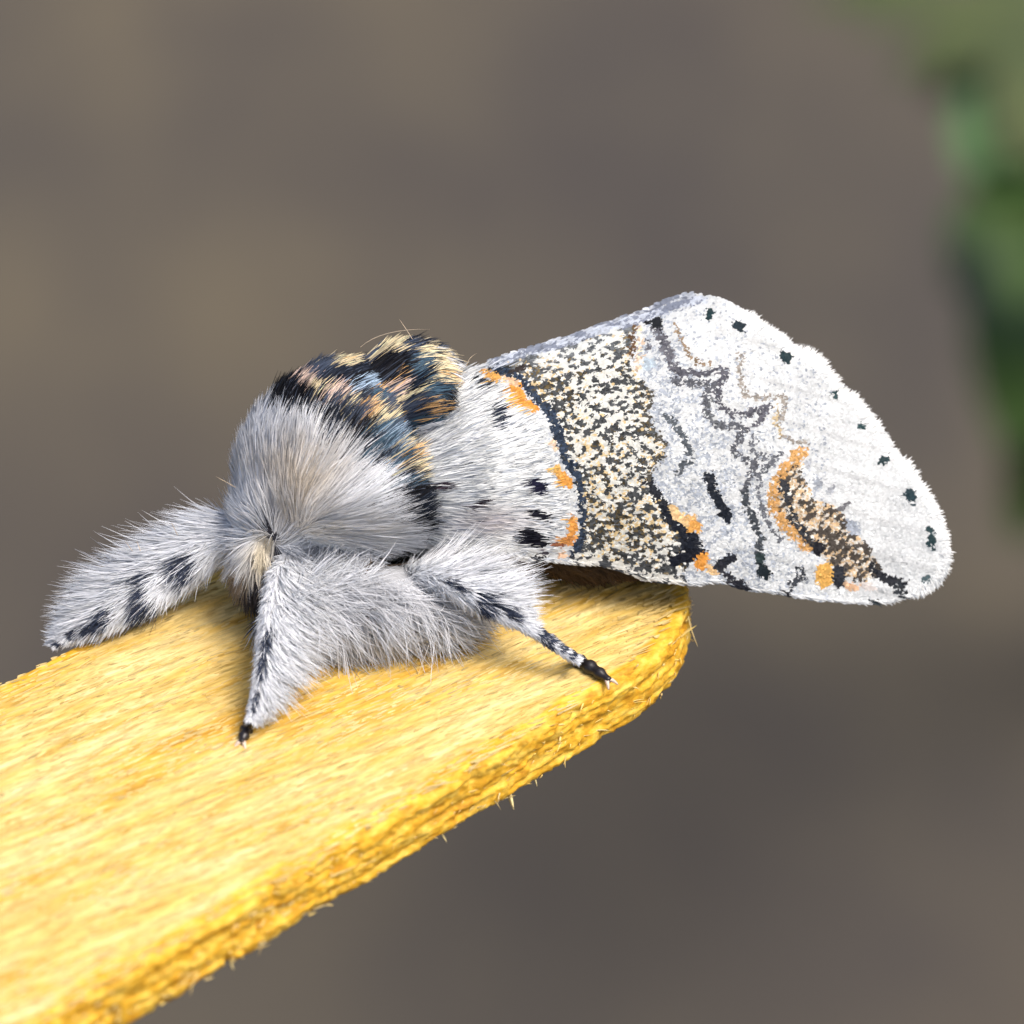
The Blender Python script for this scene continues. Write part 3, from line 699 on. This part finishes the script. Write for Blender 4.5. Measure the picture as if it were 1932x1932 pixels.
BLOBS = [  # crop helper, cx, cy, rx, ry, angle, colour
    (C3, 175, 735, 90, 26, 30, (0.03, 0.035, 0.045)), (C3, 325, 965, 38, 105, -20, (0.02, 0.027, 0.045)), (C3, 280, 900, 30, 40, 0, (0.03, 0.04, 0.05)), (C3, 590, 1500, 95, 52, 32, (0.014, 0.014, 0.035)),
    (C3, 150, 1640, 75, 30, -48, (0.03, 0.02, 0.03)), (C3, 600, 1705, 85, 40, 12, (0.012, 0.012, 0.02)), (C3, 560, 1880, 105, 62, 20, (0.008, 0.008, 0.014)),
    (C3, 245, 685, 95, 32, 25, (0.80, 0.46, 0.13)), (C3, 420, 800, 52, 90, -30, (0.78, 0.36, 0.07)), (C3, 500, 895, 80, 36, 40, (0.78, 0.36, 0.07)), (C3, 370, 730, 70, 25, 35, (0.80, 0.55, 0.35)), (C3, 430, 640, 80, 20, -15, (0.05, 0.04, 0.035)),
    (C3, 720, 1385, 30, 45, -10, (0.80, 0.48, 0.14)), (C3, 775, 1450, 45, 55, -20, (0.78, 0.38, 0.08)), (C3, 825, 1780, 36, 95, 0, (0.78, 0.38, 0.09)), (C3, 790, 1890, 60, 40, -25, (0.72, 0.34, 0.10)), (C3, 690, 1190, 16, 60, 0, (0.80, 0.62, 0.45)),
    (C7, 280, 190, 60, 22, 0, (0.36, 0.14, 0.07)), (C7, 330, 270, 40, 30, 0, (0.78, 0.55, 0.38)), (C7, 100, 300, 60, 22, -15, (0.02, 0.02, 0.025)), (C7, 160, 250, 30, 30, 0, (0.08, 0.07, 0.09)),
    (C3, 1700, 1760, 55, 60, 40, (0.80, 0.52, 0.22)), (C4, 120, 1330, 75, 30, 50, (0.80, 0.58, 0.30)), (C4, 215, 1395, 38, 45, 40, (0.76, 0.40, 0.10)), (C4, 255, 1595, 40, 55, 25, (0.76, 0.34, 0.06)), (C4, 310, 1640, 45, 25, 35, (0.80, 0.55, 0.28)),
    (C4, 150, 1575, 90, 42, -25, (0.008, 0.010, 0.018)), (C3, 1430, 290, 75, 45, 25, (0.02, 0.022, 0.025)), (C3, 1390, 600, 60, 40, 0, (0.50, 0.58, 0.64)),
    (C4, 620, 1655, 45, 40, 20, (0.012, 0.02, 0.025)), (C4, 600, 1580, 25, 40, 0, (0.03, 0.05, 0.05)), (C4, 740, 1787, 55, 16, 10, (0.02, 0.02, 0.025)), (C4, 1260, 1832, 40, 16, 0, (0.04, 0.05, 0.055)), (C4, 480, 1740, 60, 20, 15, (0.02, 0.022, 0.03)),
    (C4, 970, 1675, 55, 75, 0, (0.76, 0.46, 0.12)), (C4, 1048, 1690, 40, 65, 0, (0.025, 0.028, 0.036)), (C4, 930, 1520, 40, 40, 30, (0.02, 0.02, 0.025)), (C4, 1120, 1740, 50, 25, 0, (0.72, 0.48, 0.30)), (C4, 1220, 1740, 60, 25, 20, (0.75, 0.70, 0.66)),
    (C4, 310, 180, 26, 32, 0, (0.018, 0.045, 0.05)), (C4, 472, 250, 50, 30, 30, (0.016, 0.03, 0.04)), (C4, 745, 415, 34, 48, -35, (0.018, 0.04, 0.045)), (C4, 1025, 640, 24, 32, -15, (0.025, 0.06, 0.065)), (C4, 1180, 820, 24, 26, 0, (0.035, 0.08, 0.085)),
    (C4, 1315, 1010, 34, 30, -25, (0.02, 0.045, 0.05)), (C4, 1462, 1215, 30, 48, -25, (0.022, 0.05, 0.06)), (C4, 1582, 1465, 27, 72, -12, (0.025, 0.055, 0.06)), (C4, 1555, 1700, 34, 17, -15, (0.10, 0.15, 0.16)),
    (C4, 930, 1150, 25, 45, 15, (0.38, 0.41, 0.45)), (C4, 1000, 1190, 35, 18, -40, (0.40, 0.42, 0.45)), (C4, 870, 1040, 22, 30, 0, (0.45, 0.47, 0.50)), (C4, 1090, 1285, 50, 15, -35, (0.16, 0.16, 0.17)), (C4, 1130, 1400, 40, 50, 0, (0.42, 0.46, 0.52)),
    (None, 843, 915, 14, 9, 0, (0.05, 0.035, 0.05)), (None, 800, 1012, 10, 16, 0, (0.02, 0.02, 0.03))]
SC = {C3: 1 / (3.22 * 1.2153), C4: 1 / (2.509 * 1.2153), C7: 1 / (3.864 * 1.2153), None: 1.0}

def wing_colour(u, v, jit=1.6):
    n = len(u)
    u0, v0 = u, v
    u = u + rng.normal(size=n) * jit + 7 * (vnoise(np.stack([u0, v0], -1) / 9, 61) - 0.5)
    v = v + rng.normal(size=n) * jit * 0.8 + 7 * (vnoise(np.stack([u0, v0], -1) / 9, 62) - 0.5)
    g = rng.normal(size=(n, 1))
    c = np.clip(0.77 + 0.03 * g, 0.6, 0.92) * np.array([0.975, 1.0, 0.995])
    # greyer, speckled middle field and hairy base
    band_out = np.interp(v, [560, 700, 800, 900, 1000, 1140], [1245, 1330, 1400, 1420, 1440, 1520])
    mid = np.clip((u - 1180) / 40, 0, 1) * np.clip((band_out - u) / 50, 0, 1)
    sp = rng.random(n) < (0.10 + 0.40 * mid * (vnoise(np.stack([u0, v0], -1) / 14, 63) > 0.42))
    sp &= (u < 1560)
    c[sp] *= (np.array([0.62, 0.66, 0.74]) * rng.uniform(0.75, 1.15, (n, 1)))[sp]
    basew = np.clip((960 - u) / 150, 0, 1) * 0.8 + 0.15 * (u < 1090)
    sp = rng.random(n) < basew * 0.42
    c[sp] *= (np.array([0.72, 0.73, 0.78]) * rng.uniform(0.75, 1.1, (n, 1)))[sp]
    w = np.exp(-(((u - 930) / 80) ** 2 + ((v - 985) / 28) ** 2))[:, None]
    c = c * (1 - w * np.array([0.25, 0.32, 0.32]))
    vein = np.abs(((v0 - 640 - 0.30 * (u0 - 1400)) / 66.0 + 0.5) % 1.0 - 0.5) * 66
    vs_ = np.exp(-(vein / 6.0) ** 2) * np.clip((u0 - 1330) / 120, 0, 1)
    c = c * (1 - 0.16 * vs_[:, None])
    soft = vnoise(np.stack([u0, v0], -1) / 26, 72)
    c = c * (0.93 + 0.10 * soft)[:, None]
    # speckled band
    b_in = inside_poly(u, v, BAND)
    gold = np.clip(0.62 * np.exp(-(((u - 1010) / 70) ** 2 + ((v - 735) / 45) ** 2)) + 0.75 * np.exp(-(((u - 1160) / 90) ** 2 + ((v - 990) / 45) ** 2)) + 0.45 * np.exp(-((dist_line(u, v, L2)) / 22) ** 2) + 0.45 * np.exp(-(((u - 1110) / 60) ** 2 + ((v - 880) / 60) ** 2)) + 0.03, 0, 1) * 0.85
    dens = 0.46 + 0.16 * (vnoise(np.stack([u0 * 0.9, v0], -1) / 30, 64) - 0.5) + 0.08 * (v > 960)
    net = vnoise(np.stack([(u0 + 0.4 * v0) / 8.5, v0 / 5.0], -1), 65)
    dark = (net + 0.05 * rng.normal(size=n)) < dens
    cream = np.array([0.83, 0.83, 0.77]); goldc = np.array([0.80, 0.62, 0.33])
    isg = rng.random(n) < gold * 0.75
    bc = np.where(isg[:, None], goldc, cream) * rng.uniform(0.85, 1.08, (n, 1))
    dkc = np.where((rng.random(n) < gold * 0.6)[:, None], np.array([0.10, 0.075, 0.035]), np.array([0.065, 0.07, 0.072])) * rng.uniform(0.5, 1.7, (n, 1))
    bc = np.where(dark[:, None], dkc, bc)
    top_d = v - np.interp(u, top_s[:, 0], top_s[:, 1])
    greyer = np.clip(1 - (top_d - 20) / 60, 0, 1)[:, None] * (u > 960)[:, None]
    bc = np.where(dark[:, None], bc * (1 + 1.6 * greyer), bc * (1 - greyer * 0.2) + greyer * 0.2 * np.array([0.7, 0.78, 0.85]))
    c[b_in] = bc[b_in]
    # brown patch by the outer margin
    p_in = inside_poly(u, v, PATCH)
    rr = rng.random(n); st = vnoise(np.stack([(u0 + v0) / 7, (v0 - u0) / 20], -1), 66)
    pc = np.where((st < 0.50)[:, None], np.array([0.09, 0.075, 0.06]), np.where((rr < 0.5)[:, None], np.array([0.66, 0.48, 0.28]), np.array([0.78, 0.74, 0.66]))) * rng.uniform(0.7, 1.25, (n, 1))
    c[p_in] = pc[p_in]
    # navy inner border of the band
    d1 = dist_line(u, v, L1)
    s = (d1 < 14 + 8 * (vnoise(np.stack([u0, v0], -1) / 22, 67) - 0.3)) & (rng.random(n) < 0.9) & b_in
    c[s] = (np.array([0.028, 0.042, 0.068]) * rng.uniform(0.5, 2.0, (n, 1)))[s]
    for pl, hw, colr_, stg in LINES:
        d = dist_line(u, v, pl)
        s = (d < 1.15 * hw * rng.uniform(0.8, 1.2, n)) & (rng.random(n) < stg)
        c[s] = (np.array(colr_) * rng.uniform(0.7, 1.4, (n, 1)))[s]
    for f, cx, cy, rx, ry, an, colr_ in BLOBS:
        if f is None:
            cu, cv = cx, cy
        else:
            cu, cv = f([(cx, cy)])[0]
        k = SC[f]; a = math.radians(an)
        x = (u - cu) * math.cos(a) + (v - cv) * math.sin(a); y = -(u - cu) * math.sin(a) + (v - cv) * math.cos(a)
        s = (x / (rx * k)) ** 2 + (y / (ry * k)) ** 2 < rng.uniform(0.75, 1.2, n)
        c[s] = (np.array(colr_) * rng.uniform(0.8, 1.25, (n, 1)))[s]
    # costal edge: black and white checks; pale strip along the ridge
    bd = np.interp(u0, BOT[:-2, 0], BOT[:-2, 1]) - v0
    s = (bd < 16) & (u0 > 1085) & (u0 < 1290)
    chk = (vnoise(np.stack([u0 / 9, v0 / 6], -1), 68) < 0.42)
    c[s & ~chk] = np.array([0.78, 0.77, 0.71]); c[s & chk] = np.array([0.08, 0.085, 0.09])
    rs = (top_d < 15) & (u0 > 925) & (u0 < 1330)
    stripe = vnoise(np.stack([u0 / 28, top_d / 5], -1), 69)
    c[rs] = np.where((stripe < 0.5)[:, None], np.array([0.30, 0.33, 0.40]), np.array([0.66, 0.70, 0.76]))[rs] * rng.uniform(0.8, 1.15, (n, 1))[rs]
    return np.clip(c, 0.004, 0.9)

def wing_sheet(shift=None):
    ns_, nt_ = 260, 130
    A, Bq = resample(TOP, ns_), resample(BOT, ns_)
    tt = np.linspace(0, 1, nt_)[None, :, None]
    g = A[:, None] * (1 - tt) + Bq[:, None] * tt
    return g.reshape(-1, 2), ns_, nt_

g2, ns_, nt_ = wing_sheet()
i, j = np.meshgrid(np.arange(ns_ - 1), np.arange(nt_ - 1), indexing='ij')
wf = np.stack([i * nt_ + j, i * nt_ + j + 1, (i + 1) * nt_ + j + 1, (i + 1) * nt_ + j], -1).reshape(-1, 4)

def scale_mesh(u, v, q, nrm, tdir, L_, W_, col):
    """small overlapping wing scales"""
    N = len(u)
    c = cs(u, v, q)
    t3 = np.stack([tdir[:, 0], -tdir[:, 1], np.zeros(N)], -1)
    t3 = unit(t3 - (t3 * nrm).sum(-1, keepdims=True) * nrm)
    s3 = np.cross(nrm, t3)
    prof = [(-0.5, 0.22, 0.004), (0.05, 0.5, 0.018), (0.40, 0.42, 0.034), (0.55, 0.14, 0.042)]
    lift = rng.uniform(0.6, 1.5, N)[:, None]; roll = rng.normal(size=(N, 1)) * 0.18
    vs = []
    for al, w, h in prof:
        for sg in (-1, 1):
            vs.append(c + t3 * (al * L_)[:, None] + s3 * (sg * w * W_)[:, None] + nrm * (h * lift + sg * w * W_[:, None] * roll + 0.008))
    vs = np.stack(vs, 1).reshape(-1, 3)
    q4 = np.array([(0, 2, 3, 1), (2, 4, 5, 3), (4, 6, 7, 5)])
    f = (q4[None] + (np.arange(N) * 8)[:, None, None]).reshape(-1, 4)
    return wd(vs), f, np.repeat(col, 8, 0)

def wing_normal(u, v, fq):
    e_ = 3.0
    a = cs(u + e_, v, fq(u + e_, v)) - cs(u - e_, v, fq(u - e_, v)); b_ = cs(u, v + e_, fq(u, v + e_)) - cs(u, v - e_, fq(u, v - e_))
    nn = unit(np.cross(a, b_))
    return np.where(nn[:, 2:3] > 0, -nn, nn)

def make_wing(name, mapfn, fq, nscale, label, flip=False):
    uvw = mapfn(g2)
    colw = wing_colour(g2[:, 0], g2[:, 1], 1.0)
    front = cs(uvw[:, 0], uvw[:, 1], fq(uvw[:, 0], uvw[:, 1]))
    back = front + np.array([0, 0, 0.035])
    n_ = len(front)
    wing = link(name, mesh_np(name, wd(np.concatenate([front, back])) - MOTH0, np.concatenate([wf, wf[:, ::-1] + n_]), np.concatenate([colw, colw * 0.9])), moth, M_SCALE)
    wing["label"] = label
    u = rng.uniform(755, 1795, nscale * 2); v = rng.uniform(550, 1145, nscale * 2)
    k = inside_poly(u, v, OUTL); u, v = u[k], v[k]
    td = np.stack([np.cos(np.interp(v, [560, 1130], [-0.25, 0.18])), np.sin(np.interp(v, [560, 1130], [-0.25, 0.18]))], -1) + rng.normal(size=(len(u), 2)) * 0.16
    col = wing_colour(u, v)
    uvm = mapfn(np.stack([u, v], -1))
    um, vm = uvm[:, 0], uvm[:, 1]
    q = fq(um, vm); nr = wing_normal(um, vm, fq)
    fine = np.clip((u - 1320) / 200, 0, 1)
    Ls = (0.165 - 0.03 * fine) * rng.uniform(0.8, 1.25, len(u)); Ws = 0.085 * rng.uniform(0.8, 1.2, len(u))
    v_, f_, c_ = scale_mesh(um, vm, q - 0.006, nr, unit(td), Ls, Ws, col)
    link("wing_scale", mesh_np("wing_scale", v_ - MOTH0, f_, c_, smooth=False), wing, M_SCALE, "stuff")
    return wing

near = make_wing("forewing", lambda p: p, wing_q, 46000, "near white forewing with speckled gold and black band and dark marginal dots")

# fringe along the outer margin and long hair scales over the wing base
T2 = resample(np.concatenate([C4([(410, 105), (440, 122), (560, 190), (620, 235), (735, 300), (795, 365), (915, 410), (1000, 500), (1062, 588), (1165, 650), (1232, 760), (1312, 850), (1372, 950), (1440, 1030), (1500, 1100), (1562, 1190), (1622, 1290), (1652, 1380), (1676, 1450), (1692, 1540)]),
                    C4([(1682, 1640), (1642, 1718), (1565, 1768), (1470, 1795)])]), 1800)
tg = unit(np.gradient(T2, axis=0)); nrm2 = np.stack([tg[:, 1], -tg[:, 0]], -1)
k = rng.integers(0, len(T2), 3600)
wv_ = np.interp(k, np.arange(len(T2)), vnoise(np.stack([np.arange(len(T2)) / 45.0, np.zeros(len(T2))], -1), 71))
ur = T2[k] - nrm2[k] * rng.uniform(4, 22, (len(k), 1))
dr2 = nrm2[k] * 1.0 + tg[k] * (0.25 + rng.normal(size=(len(k), 1)) * 0.18)
rt = cs(ur[:, 0], ur[:, 1], wing_q(ur[:, 0], ur[:, 1]) - 0.03)
fcol = np.clip(0.90 + 0.05 * rng.normal(size=(len(k), 1)), 0.6, 0.95) * np.array([0.98, 1.0, 0.99])
strand_obj("fringe", near, MOTH0, strands(rt, np.stack([dr2[:, 0], -dr2[:, 1], rng.normal(size=len(k)) * 0.1], -1), (9 + 8 * wv_ + rng.uniform(0, 6, len(k))) * np.clip(k / 90.0, 0.25, 1) / KPX, rng.uniform(0.025, 0.045, len(k)), fcol, wig=0.05, surf=wing_normal(ur[:, 0], ur[:, 1], wing_q), surfw=0.8))
# costal fringe
k = rng.integers(0, 1000, 900); B2 = resample(BOT[3:-4], 1000)[k]
rt = cs(B2[:, 0], B2[:, 1] - 5, wing_q(B2[:, 0], B2[:, 1] - 5) - 0.03)
strand_obj("costal_fringe", near, MOTH0, strands(rt, np.stack([np.ones(len(k)), -0.35 + rng.normal(size=len(k)) * 0.15, rng.normal(size=len(k)) * 0.1], -1), rng.uniform(10, 22, len(k)) / KPX, rng.uniform(0.04, 0.075, len(k)),
           wing_colour(B2[:, 0] + 4, B2[:, 1] - 6), wig=0.05, surf=wing_normal(B2[:, 0], B2[:, 1] - 8, wing_q)))
nh = 5200
u = 790 + 280 * rng.beta(1.0, 1.25, nh); v = rng.uniform(690, 1040, nh)
kk_ = inside_poly(u, v, OUTL) & (u < 1075 - 0.0 * v); u, v = u[kk_], v[kk_]
ang = np.radians(np.interp(v, [690, 760, 860, 960, 1040], [25, 24, 16, 2, -6])) + rng.normal(size=len(u)) * 0.14
Lh = np.interp(u, [790, 900, 1060], [66, 44, 18]) * rng.uniform(0.6, 1.2, len(u))
mu, mv = u + np.cos(ang) * Lh * 0.6, v - np.sin(ang) * Lh * 0.6
hc = np.clip(wing_colour(mu, mv, 1.5) * 1.13, 0, 0.94)
okh = (dist_line(mu, mv, L1) > 12) & ~inside_poly(u + np.cos(ang) * Lh * 1.05, v - np.sin(ang) * Lh * 1.05, BAND)
hn = wing_normal(u, v, wing_q); hd = np.stack([np.cos(ang), np.sin(ang), np.zeros(len(u))], -1); hd = unit(hd - (hd * hn).sum(-1, keepdims=True) * hn) + 0.09 * hn
strand_obj("hair_scale", near, MOTH0, strands(cs(u, v, wing_q(u, v) - 0.085)[okh], hd[okh], (Lh / KPX)[okh], rng.uniform(0.02, 0.042, len(u))[okh], hc[okh],
           -0.07 * hn[okh], wig=0.05, clump=6, clumpf=0.3, surf=hn[okh], surfw=0.85))

# the other forewing, leaning the other way behind the ridge
def far_map(p):
    vr = np.interp(p[:, 0], top_s[:, 0], top_s[:, 1])
    up_ = np.clip(1 - np.abs(p[:, 0] - 1290) / 120, 0, 1) * 7 + 2
    u_ = 860 + (p[:, 0] - 860) * 0.955 ; 
    return np.stack([u_, vr - up_ + 6 * np.clip((p[:, 0] - 1380) / 60, 0, 3) + (p[:, 1] - vr) * 0.80], -1)
def far_q(u, v):
    vr = np.interp(u, top_s[:, 0], top_s[:, 1])
    return wing_q(u, vr + 3) + 0.35 + 3.6 * np.clip((v - vr) / 400, 0, 1) ** 0.9
make_wing("forewing", far_map, far_q, 12000, "far forewing, only its pale edge showing along the ridge")

# ------------------------------------------------------------------ moth: legs
def leg_path(pts, n=60):
    p = np.array(pts, float)
    d = np.r_[0, np.cumsum(np.linalg.norm(np.diff(p[:, :2], axis=0), axis=1))]
    s = np.linspace(0, d[-1], n)
    o = np.stack([np.interp(s, d, p[:, k]) for k in range(4)], -1)
    for _ in range(3):
        o[1:-1] = (o[:-2] + 2 * o[1:-1] + o[2:]) / 4
    return o

def make_leg(pts, nf, fur_len, side_bias, marks, label, furfn, foot, core=0.62, wig=0.15, wid=(0.015, 0.032), clump=6):
    """pts: u, v, q, radius px along the leg; fur_len(s)->px; side_bias (du,dv) fur lean; marks: list of (s0,s1,prob)"""
    pth = leg_path(pts)
    c3 = cs(pth[:, 0], pth[:, 1], pth[:, 2])
    vv_, tt_ = tube_np(c3, np.maximum(pth[:, 3] / KPX * core, 0.03), 14)
    n_ = len(pth)
    sN = np.linspace(0, 1, n_)
    s_root = np.minimum(rng.random(nf) ** 0.9, 0.995)
    th_ = rng.uniform(0, 2 * np.pi, nf)
    tng = unit(np.gradient(c3, axis=0))
    ix = s_root * (n_ - 1)
    def at(a):
        return np.stack([np.interp(ix, np.arange(n_), a[:, k]) for k in range(a.shape[1])], -1)
    cc3, tg3 = at(c3), unit(at(tng)); rad = np.interp(ix, np.arange(n_), pth[:, 3])
    ax = unit(np.cross(tg3, np.array([0.1, 0.2, 1.0]))); by = np.cross(tg3, ax)
    out = np.cos(th_)[:, None] * ax + np.sin(th_)[:, None] * by
    root = cc3 + out * (rad * core / KPX)[:, None] * 0.95
    sb = np.array([side_bias[0], -side_bias[1], 0.0])
    amt = np.clip((out * unit(sb)).sum(-1), 0, 1)
    d_ = tg3 * 1.0 + out * 0.32 + sb * (1.5 * amt * furfn(s_root))[:, None] + rng.normal(size=(nf, 3)) * 0.10
    Lf = fur_len(s_root) * (1 + 2.4 * amt * furfn(s_root)) * rng.uniform(0.65, 1.2, nf) / KPX
    tu, tv = px(root + unit(d_) * (Lf * 0.5)[:, None])
    base_ = np.clip(0.86 + 0.09 * rng.normal(size=(nf, 1)), 0.45, 0.95) * np.array([0.95, 0.98, 1.04])
    mk = np.zeros(nf, bool)
    for m_ in marks:
        mu_, mv_, rx, ry, an = m_
        a = math.radians(an)
        x = (tu - mu_) * math.cos(a) + (tv - mv_) * math.sin(a); y = -(tu - mu_) * math.sin(a) + (tv - mv_) * math.cos(a)
        mk |= (x / rx) ** 2 + (y / ry) ** 2 < rng.uniform(0.6, 1.2, nf)
    mk &= rng.random(nf) < 0.9
    base_[mk] = np.array([0.028, 0.036, 0.060]) * rng.uniform(0.5, 2.2, (mk.sum(), 1))
    lc = np.full((len(vv_), 3), 0.42)
    leg = link("leg", mesh_np("leg", wd(vv_) - MOTH0, tt_, lc), moth, M_SKIN)
    leg["label"] = label
    strand_obj("leg_fur", leg, MOTH0, strands(root, d_, Lf, rng.uniform(wid[0], wid[1], nf), base_, wig=wig, clump=clump, clumpf=0.5, surf=out + 0.25 * unit(sb) + np.array([0, 0.3, -0.3])))
    if foot:
        fp = leg_path(foot, 26)
        f3 = cs(fp[:, 0], fp[:, 1], fp[:, 2])
        rr = fp[:, 3] / KPX * (1 + 0.16 * np.cos(np.linspace(0, 1, 26) * 2 * np.pi * 4))
        vv2, tt2 = tube_np(f3, rr, 12)
        link("foot", mesh_np("foot", wd(vv2) - MOTH0, tt2), leg, M_HORN)
        tip = f3[-1]; td_ = unit(f3[-1] - f3[-4])
        sd_ = unit(np.cross(td_, NPL))
        for sg in (-1, 1):
            ss = np.linspace(0, 1, 10)[:, None]
            cp = tip - td_ * 0.05 + td_ * 0.20 * ss + sd_ * sg * (0.05 + 0.12 * ss) - NPL * (0.10 * ss ** 2)
            v3, t3 = tube_np(cp, 0.055 * (1 - np.linspace(0, 1, 10)) ** 0.6 + 0.012, 8)
            link("claw", mesh_np("claw", wd(v3) - MOTH0, t3), leg, M_CLAW)
    return leg

qs = lambda u, v, up=0.0: float(on_stick(u, v)) - up * 0.57
one = lambda s: np.ones_like(s)
# near foreleg
make_leg([(560, 1030, -0.3, 16), (525, 1080, -1.5, 17), (514, 1130, -2.0, 16), (505, 1190, -2.5, 13), (497, 1250, -3.05, 11), (486, 1310, -3.5, 10), (474, 1358, -3.8, 8)], 6500,
         lambda s: np.interp(s, [0, 0.5, 0.8, 1], [34, 34, 26, 13]), (1.0, 0.22), [(507, 1208, 12, 26, 15), (497, 1250, 9, 40, 10), (483, 1320, 5, 30, 12)],
         "near foreleg with a white fur fringe and black foot", lambda s: np.interp(s, [0, 0.2, 0.6, 0.8, 1], [0.8, 1.15, 1.05, 0.7, 0.15]),
         [(476, 1352, -3.75, 8), (466, 1374, qs(466, 1374) - 0.10, 12), (459, 1392, qs(459, 1392) - 0.11, 9), (455, 1402, qs(455, 1402) - 0.06, 6)])
# near middle leg
make_leg([(745, 1095, 0.6, 20), (795, 1085, -0.9, 30), (850, 1100, -1.7, 32), (905, 1132, -2.0, 24), (960, 1163, -2.1, 16), (1010, 1192, -2.1, 13), (1050, 1220, -2.0, 11), (1090, 1247, -1.85, 10)], 7500,
         lambda s: np.interp(s, [0, 0.4, 0.65, 1], [44, 40, 18, 10]), (1.0, -0.48), [(918, 1140, 26, 22, 35), (962, 1156, 26, 10, 38), (1036, 1196, 26, 11, 40), (1030, 1210, 22, 8, 40), (1062, 1222, 12, 9, 40), (1080, 1236, 8, 8, 0), (862, 1105, 26, 8, 30)],
         "near middle leg with long white hairs and black bands", lambda s: np.interp(s, [0, 0.15, 0.45, 0.62, 0.75, 1], [0.5, 1.1, 1.1, 0.6, 0.12, 0.05]),
         [(1076, 1234, -1.9, 9), (1090, 1246, qs(1090, 1246) - 0.14, 13), (1120, 1263, qs(1120, 1263) - 0.14, 13), (1142, 1278, qs(1142, 1278) - 0.11, 9), (1150, 1285, qs(1150, 1285) - 0.06, 6)])
# far foreleg stretched forward
make_leg([(470, 1000, 0.6, 46), (415, 1018, 0.6, 52), (365, 1050, 0.5, 58), (310, 1086, 0.3, 60), (250, 1124, 0.0, 52), (190, 1162, -0.2, 32), (145, 1190, -0.3, 15), (104, 1218, -0.4, 5)], 9000,
         lambda s: np.interp(s, [0, 0.5, 0.75, 0.9, 1], [58, 62, 46, 24, 10]), (-0.4, -0.5), [(342, 1075, 28, 30, -30), (262, 1118, 15, 42, 5), (275, 1150, 32, 15, -30), (195, 1168, 14, 24, 25), (172, 1184, 24, 10, -30), (138, 1196, 11, 10, 0), (112, 1214, 12, 7, 0), (365, 1130, 10, 40, 30)],
         "far foreleg stretched forward, thickly furred with dark bands", lambda s: 0.35 * np.ones_like(s), None)
# far middle leg reaching the stick behind the body
make_leg([(640, 1080, 2.2, 36), (600, 1090, 3.4, 30), (590, 1110, qs(590, 1110) - 0.3, 16), (585, 1118, qs(585, 1118) - 0.1, 8)], 700,
         lambda s: 36 + 0 * s, (-0.4, -0.4), [], "far middle leg tucked behind the body", lambda s: 0.2 * np.ones_like(s), None)
